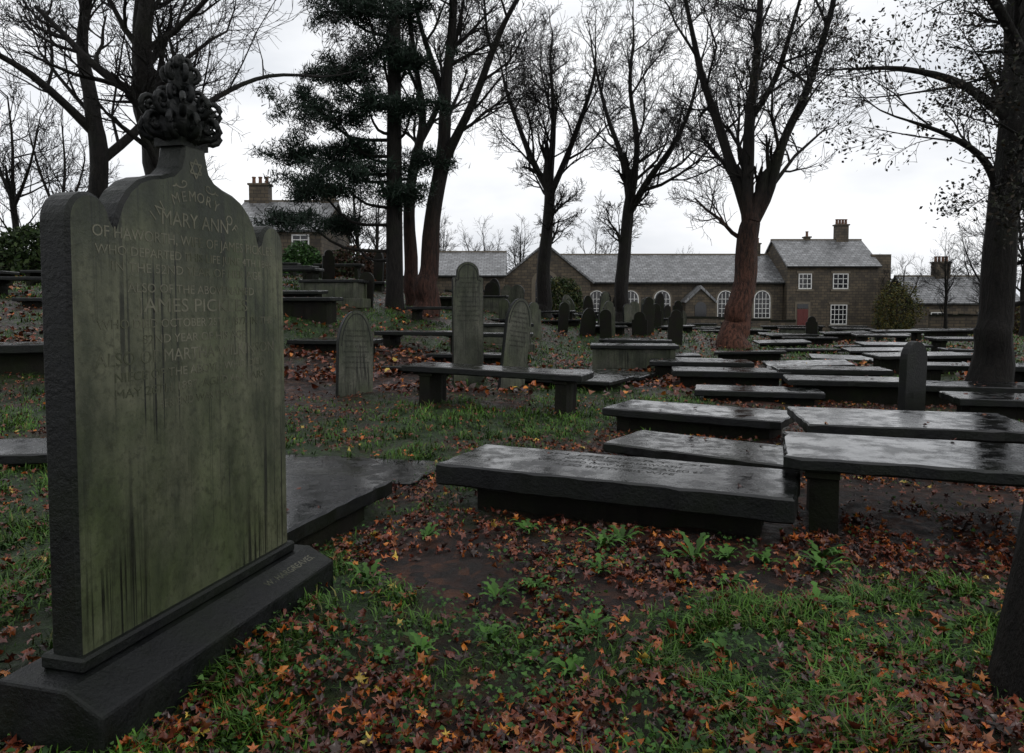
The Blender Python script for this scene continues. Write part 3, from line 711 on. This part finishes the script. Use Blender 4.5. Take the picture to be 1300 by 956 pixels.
def chimney(par,x,y,z0,z1,w=.9,d=.6,pots=3):
    mb=MB(); mb.box(x-w/2,x+w/2,y-d/2,y+d/2,z0,z1,0); mb.box(x-w/2-.08,x+w/2+.08,y-d/2-.08,y+d/2+.08,z1-.003,z1+.12,0)
    for i in range(pots):
        cx=x-w/2+w*(i+.5)/pots; k=10
        v=[(cx+r*math.cos(2*math.pi*j/k),y+r*math.sin(2*math.pi*j/k),z) for r,z in((.13,z1+.1),(.11,z1+.5),(.14,z1+.52),(.14,z1+.6)) for j in range(k)]
        f=[(a*k+j,a*k+(j+1)%k,(a+1)*k+(j+1)%k,(a+1)*k+j) for a in range(3) for j in range(k)]+[tuple(3*k+j for j in range(k))]
        mb.add(v,f,1)
    bpart(mb,'chimney',[M_wall,M_pot],par)
D=65; school=empty('stone_school_hall')
gable_block(school,4.2,24.0,D,D+8.5,-1,3.74,6.3)
mb=MB()
for wx in (7.5,10.5,13.3,18.9,22.15): win_arch(mb,wx,.55,1.45,2.45,D)
bpart(mb,'arched_windows',[M_white,M_glass,M_wall,M_trim],school)
mb=MB(); px=16.3
mb.prism([(-1.3,-1),(1.3,-1),(1.3,2.0),(0,3.1),(-1.3,2.0)],D-1.6,D-.003,0,T((px,0,0)))
mb.prism([(-1.5,1.95),(-1.3,1.9),(0,3.12),(1.3,1.9),(1.5,1.95),(0,3.4)],D-1.75,D-.006,1,T((px,0,0)))
mb.prism(arch(1.0,2.1),D-1.64,D-1.59,2,T((px,0,-.1)))
bpart(mb,'porch',[M_wall,M_slate,M_glass],school)
mb=MB(); mb.box(4,24,D-.32,D-.16,3.55,3.67,0); bpart(mb,'gutter',[M_dark],school)
chimney(school,22.9,D+4.2,5.6,7.4,.7,.6,2)
hx0,hx1=24.05,32.0; D2=64.2; house=empty('stone_sexton_house')
gable_block(house,hx0,hx1,D2,D2+7.5,-1.6,5.1,7.55)
mb=MB()
win_rect(mb,25.6,3.1,1.15,1.35,D2,3,3); win_rect(mb,28.7,3.1,1.35,1.35,D2,3,3); win_rect(mb,28.6,-.0,1.45,1.75,D2,4,4)
bpart(mb,'sash_windows',[M_white,M_glass,M_wall,M_trim],house)
mb=MB(); mb.box(24.75,26.1,D2-.05,D2+.01,-.45,2.0,3); mb.box(24.95,25.9,D2-.09,D2-.03,-.45,1.35,0); mb.box(24.95,25.9,D2-.088,D2-.03,1.4,1.8,1)
for i in (0,1):
    for j in (0,1): mb.box(25.03+.45*i,25.37+.45*i,D2-.11,D2-.08,-.3+.8*j,.35+.8*j,0)
bpart(mb,'red_door',[M_red,M_glass,M_wall,M_trim],house)
chimney(house,30.3,D2+3.7,6.9,9.0,1.1,.7,4); chimney(house,27.2,D2+3.8,7.0,7.9,.5,.5,1)
mb=MB(); mb.box(hx1-.1,hx1+1.6,D2+1,D2+7,-1.6,6.2,0); bpart(mb,'rear_wing',[M_wall],house)
cot=empty('stone_cottage'); gable_block(cot,34,43,62,68,-2,1.9,4.1); chimney(cot,37.9,65,3.7,5.4,1.3,.8,4)
mb=MB(); win_rect(mb,36,-.2,1.2,1.3,62); win_rect(mb,40,-.2,1.2,1.3,62); bpart(mb,'windows',[M_white,M_glass,M_wall,M_trim],cot)
w1=empty('stone_church_hall'); gable_block(w1,-1.0,6.4,60,76,-1,3.6,6.6,.3,'y')
mb=MB(); win_arch(mb,2.7,1.2,1.8,3.2,60); bpart(mb,'arched_window',[M_trim,M_glass,M_wall,M_trim],w1)
mb=MB(); mb.box(2.55,2.85,59.9,60.2,6.7,7.9,0); mb.box(2.25,3.15,59.95,60.15,7.25,7.5,0); bpart(mb,'gable_cross',[M_trim],w1)
w2=empty('stone_barn'); gable_block(w2,-6.2,-.6,58,66,-1,4.0,6.0)
pz=empty('stone_parsonage'); D3=46
gable_block(pz,-17.9,-11.9,D3,D3+8,0,6.3,8.5)
mb=MB()
for x in (-16.4,-13.2):
    win_rect(mb,x,2.4,1.15,1.7,D3); win_rect(mb,x,4.7,1.1,1.35,D3)
bpart(mb,'sash_windows',[M_white,M_glass,M_wall,M_trim],pz)
chimney(pz,-17.0,D3+4,8.0,9.7,1.3,.8,3); chimney(pz,-12.4,D3+4,8.0,9.2,.9,.7,3)
pz2=empty('stone_parsonage'); gable_block(pz2,-31,-22,48,56,0,6.3,8.6); chimney(pz2,-24,52,8.2,10.6,1.4,.8,4)
mb=MB()
for x in (-28,-25.5,-23.3): win_rect(mb,x,2.4,1.1,1.6,48); win_rect(mb,x,4.7,1.0,1.1,48)
bpart(mb,'sash_windows',[M_white,M_glass,M_wall,M_trim],pz2)
def wall_run(pts,h,name='dry_stone_wall'):
    mb=MB()
    for (x0,y0),(x1,y1) in zip(pts[:-1],pts[1:]):
        L=math.hypot(x1-x0,y1-y0); k=max(1,int(L/2)); a=math.atan2(y1-y0,x1-x0)
        for i in range(k):
            t=(i+.5)/k; cx=x0+(x1-x0)*t;cy=y0+(y1-y0)*t; M=T((cx,cy,Hs(cx,cy)))@Matrix.Rotation(a,4,'Z')
            l=L/k*.5+.004*(i%2); mb.box(-l,l,-.22,.22,-.5,h,0,M)
            for j in range(5): w=L/k/5; mb.box(-L/k/2+w*j+.01,-L/k/2+w*(j+1)-.01,-.27,.27,h-.002,h+.13+rnd.uniform(0,.06),1,M)
    mb.obj(name,[M_wall,M_side])
wall_run([(-5,54),(10,58.5),(23.5,61)],.6); wall_run([(33,58),(50,52)],1.3); wall_run([(-34,38),(-18,40),(-8,46)],1.2)
# ---------------------------------------------------------------- grass, leaves, weeds
def wedge(n,y0,y1,a=.8,b=2.):
    y=y0*(y1/y0)**nr.random(n); x=nr.uniform(-1,1,n)*(a*y+b); return x,y
def grass():
    n=560000; x,y=wedge(n,1.7,45,.72,1.1)
    g=GM(x,y); tuft=fbm(x*5,y*5,31,2); keep=nr.random(n)<np.clip(g*1.15-.10,0.02,1)**1.2*np.clip((tuft-.36)*3.4,.04,1)
    x=x[keep];y=y[keep];g=g[keep];tuft=tuft[keep]
    k=~in_foot(x,y,.0); x=x[k];y=y[k];g=g[k];tuft=tuft[k]; n=len(x)
    z=H(x,y)-.01
    h=(.028+.085*nr.random(n)**1.8)*(.45+.7*g)*(.35+1.15*tuft)*(.85+.02*y); w=(.0016+.0014*nr.random(n))*(1+.16*y)
    ph=nr.uniform(0,2*np.pi,n)*.75+ (fbm(x*2,y*2,8,2)*12); ln=nr.uniform(.2,1.6,n)
    dx=np.cos(ph);dy=np.sin(ph); px=-dy*w;py=dx*w
    def P(f,zz,side,ws): return np.stack([x+dx*h*ln*f+side*px*ws,y+dy*h*ln*f+side*py*ws,z+h*zz*(1-.3*ln*f)],1)
    V=np.stack([P(0,0,-1,1),P(0,0,1,1),P(.35,.62,-1,.85),P(.35,.62,1,.85),P(1,1,0,0)],1).reshape(-1,3)
    base=np.arange(n)[:,None]*5; F=np.concatenate([base+[0,1,3],base+[0,3,2],base+[2,3,4]],0)
    c=np.array([[.046,.108,.012]])*nr.uniform(.35,1.5,(n,1)); yl=nr.random(n)<.09; c[yl]=np.array([.12,.12,.03])*nr.uniform(.5,1.1,(yl.sum(),1))
    c=c*(.4+1.1*fbm(x*1.3,y*1.3,44,2))[:,None]
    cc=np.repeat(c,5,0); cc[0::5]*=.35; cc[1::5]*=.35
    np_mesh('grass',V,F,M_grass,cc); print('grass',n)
grass()
PAL=np.array([[.10,.024,.013],[.15,.036,.015],[.045,.015,.012],[.030,.017,.013],[.18,.060,.020],[.33,.085,.015],[.42,.14,.02],[.40,.28,.05]])
PW=np.array([.24,.21,.17,.12,.12,.08,.045,.02])
def leaves(name,x,y,z,size,lob=True,tilt=.45,pal=PAL,pw=PW,lift=.012):
    n=len(x)
    if lob: rr=np.array([1,.42,.95,.38,.8,.35,.5,.35,.8,.38,.95,.42]); m=12
    else: rr=np.array([1,.6,.9,.6,.8,.6]); m=6
    an=np.arange(m)/m*2*np.pi+np.pi/2
    L=np.stack([rr*np.cos(an),rr*np.sin(an),np.zeros(m)],1); L=np.concatenate([[[0,0,0]],L],0)
    sz=size*nr.uniform(.5,1.35,n)
    pl=L[None]*sz[:,None,None]*np.array([1,.9,1])
    pl[:,1:,2]+= (nr.normal(0,.28,(n,1))+nr.normal(0,.22,(n,m)))*sz[:,None]
    pl[:,1:,:2]*=nr.uniform(.8,1.2,(n,m,1))
    a=nr.uniform(0,2*np.pi,n); t1=nr.normal(0,tilt,n);t2=nr.normal(0,tilt,n)
    X=pl[...,0];Y_=pl[...,1];Zz=pl[...,2]
    Y1=Y_*np.cos(t1)[:,None]-Zz*np.sin(t1)[:,None];Z1=Y_*np.sin(t1)[:,None]+Zz*np.cos(t1)[:,None]
    X1=X*np.cos(t2)[:,None]+Z1*np.sin(t2)[:,None];Z2=-X*np.sin(t2)[:,None]+Z1*np.cos(t2)[:,None]
    X2=X1*np.cos(a)[:,None]-Y1*np.sin(a)[:,None];Y2=X1*np.sin(a)[:,None]+Y1*np.cos(a)[:,None]
    V=np.stack([X2+x[:,None],Y2+y[:,None],Z2+(z+lift*nr.random(n)*2+sz*.25)[:,None]],-1).reshape(-1,3)
    base=np.arange(n)[:,None]*(m+1); F=np.concatenate([base+[0,1+i,1+(i+1)%m] for i in range(m)],0)
    c=pal[nr.choice(len(pal),n,p=pw/pw.sum())]*nr.uniform(.5,1.25,(n,1))
    return V,F,np.repeat(c,m+1,0)
def put_leaves():
    x,y=wedge(62000,1.7,12,.72,1.1); g=GM(x,y); cl=fbm(x*2.2,y*2.2,61,3)
    bare=np.clip(1-gau(x,y,-.3,4.05,.38,.3,1.3),.05,1)
    k=(nr.random(len(x))<bare*np.clip(1.28-g*1.05,.16,1)*np.clip((cl-.26)*3,.12,1))&~in_foot(x,y); x=x[k];y=y[k]
    V1,F1,C1=leaves('l',x,y,H(x,y)+.025*GM(x,y),.031)
    x,y=wedge(60000,12,50,.74,1.3); g=GM(x,y); cl=fbm(x*.9,y*.9,61,3)
    k=(nr.random(len(x))<np.clip(1.15-g,.12,1)*np.clip((cl-.3)*3,.1,1))&~in_foot(x,y); x=x[k];y=y[k]
    V2,F2,C2=leaves('l',x,y,H(x,y)+.03,.065,False)
    sx=[];sy=[];sz=[]
    for fx,fy,a,L,W_,zt in foot+slabtops:
        if .05<zt<9 and fy<20 and fy>4:
            for k in range(rnd.randint(2,7)):
                u=rnd.uniform(-.46,.46)*L;v=rnd.uniform(-.46,.46)*W_
                sx.append(fx+u*math.cos(a)-v*math.sin(a));sy.append(fy+u*math.sin(a)+v*math.cos(a));sz.append(zt)
    V3,F3,C3=leaves('l',np.array(sx),np.array(sy),np.array(sz)-.004,.03,True,.08,lift=.002)
    np_mesh('fallen_leaves',np.concatenate([V1,V2,V3]),np.concatenate([F1,F2+len(V1),F3+len(V1)+len(V2)]),M_leaf,np.concatenate([C1,C2,C3])); print('leaves',len(V1)//13,len(V2)//7)
put_leaves()
def weeds():
    x,y=wedge(34000,1.8,7,.6,.8)
    d=np.exp(-((x-.3)/1.5)**2-((y-3.5)/.95)**2)+.6*np.exp(-((x+2.8)/1)**2-((y-4)/1.5)**2)+.2
    d=d*np.clip(1-gau(x,y,-.3,4.05,.36,.3,1.2),.05,1)
    k=(nr.random(len(x))<d*np.clip((fbm(x*3.4,y*3.4,71,3)-.43)*5,0,1))&~in_foot(x,y); x=x[k];y=y[k]
    GP=np.array([[.028,.078,.014],[.018,.050,.011],[.042,.095,.018]])
    V,F,C=leaves('w',x,y,H(x,y)+nr.uniform(.01,.06,len(x)),.014,False,.4,GP,np.array([1,1,1.]))
    np_mesh('ground_ivy_weeds',V,F,M_fol,C)
weeds()
def dandelion(x,y,r,nl=14):
    vs=[];fs=[];cs=[]
    g=Hs(x,y)
    for i in range(nl):
        a=rnd.uniform(0,6.28);L=r*rnd.uniform(.6,1.1);el=rnd.uniform(.6,1.5);k=8;o=len(vs); c=rnd.uniform(.5,1.3)
        for j in range(k+1):
            t=j/k; w=.014*math.sin(math.pi*min(t*.95+.08,1))*(1.5 if j%2 else .55); rr=L*t; z=math.sin(t*2.2)*L*.5*el
            for s_ in(-1,1): vs.append((x+rr*math.cos(a)-s_*w*math.sin(a),y+rr*math.sin(a)+s_*w*math.cos(a),g+z)); cs.append((.042*c,.105*c,.016*c))
        for j in range(k): fs.append((o+2*j,o+2*j+1,o+2*j+3,o+2*j+2))
    return np.array(vs),np.array(fs),np.array(cs)
dl=[(.55,4.35,.17),(.68,4.45,.15),(1.05,4.15,.17),(1.25,4.2,.14),(1.75,4.05,.17),(1.85,4.3,.17),(.1,4.75,.13),(-.55,4.6,.14),(1.95,5.6,.13),(.35,3.3,.14),(1.5,3.5,.15),(-.8,4.0,.15),(.9,3.0,.14),(-.1,3.3,.12)]
for i in range(16): dl.append((rnd.uniform(-.6,2.4),rnd.uniform(2.6,4.4),rnd.uniform(.06,.13)))
for x,y,r in dl:
    V,F,C=dandelion(x,y,r); np_mesh('dandelion_plant',V,F,M_fol,C)
# ---------------------------------------------------------------- world, sun, camera
w=bpy.data.worlds.new('World'); scene.world=w; w.use_nodes=True; nt=w.node_tree; bgN=nt.nodes['Background']
sky=nt.nodes.new('ShaderNodeTexSky'); sky.sky_type='NISHITA'; sky.sun_disc=False; sky.sun_elevation=R(38); sky.sun_rotation=R(125)
sky.air_density=1; sky.dust_density=4
hsv=nt.nodes.new('ShaderNodeHueSaturation'); hsv.inputs['Saturation'].default_value=.2; nt.links.new(sky.outputs[0],hsv.inputs['Color'])
tc=nt.nodes.new('ShaderNodeTexCoord'); mp=nt.nodes.new('ShaderNodeMapping'); mp.inputs['Scale'].default_value=(1,1,2.6); nt.links.new(tc.outputs['Generated'],mp.inputs[0])
cn=noise(nt,mp.outputs[0],2.2,5,.55); cc=ramp(nt,cn,[(.32,(.66,.69,.74)),(.56,(.95,.96,.98))])
sc=nt.nodes.new('ShaderNodeVectorMath'); sc.operation='SCALE'; sc.inputs['Scale'].default_value=9.0; nt.links.new(cc,sc.inputs[0])
mx=mix(nt,.85,hsv.outputs[0],sc.outputs[0]); nt.links.new(mx,bgN.inputs['Color']); bgN.inputs['Strength'].default_value=.138
sd=Vector((math.sin(R(125))*math.cos(R(38)),math.cos(R(125))*math.cos(R(38)),math.sin(R(38))))
l=bpy.data.lights.new('sun','SUN'); l.energy=.5; l.angle=R(14); l.color=(1,.96,.9); lo=bpy.data.objects.new('sun',l); COL.objects.link(lo); lo.rotation_euler=sd.to_track_quat('Z','Y').to_euler()
cam=bpy.data.cameras.new('camera'); co=bpy.data.objects.new('camera',cam); COL.objects.link(co); scene.camera=co
co.location=(0,0,1.5); co.rotation_euler=(R(87),0,0); cam.sensor_width=36; cam.lens=25.75; cam.shift_y=-.03; cam.clip_end=2000; cam.clip_start=.05
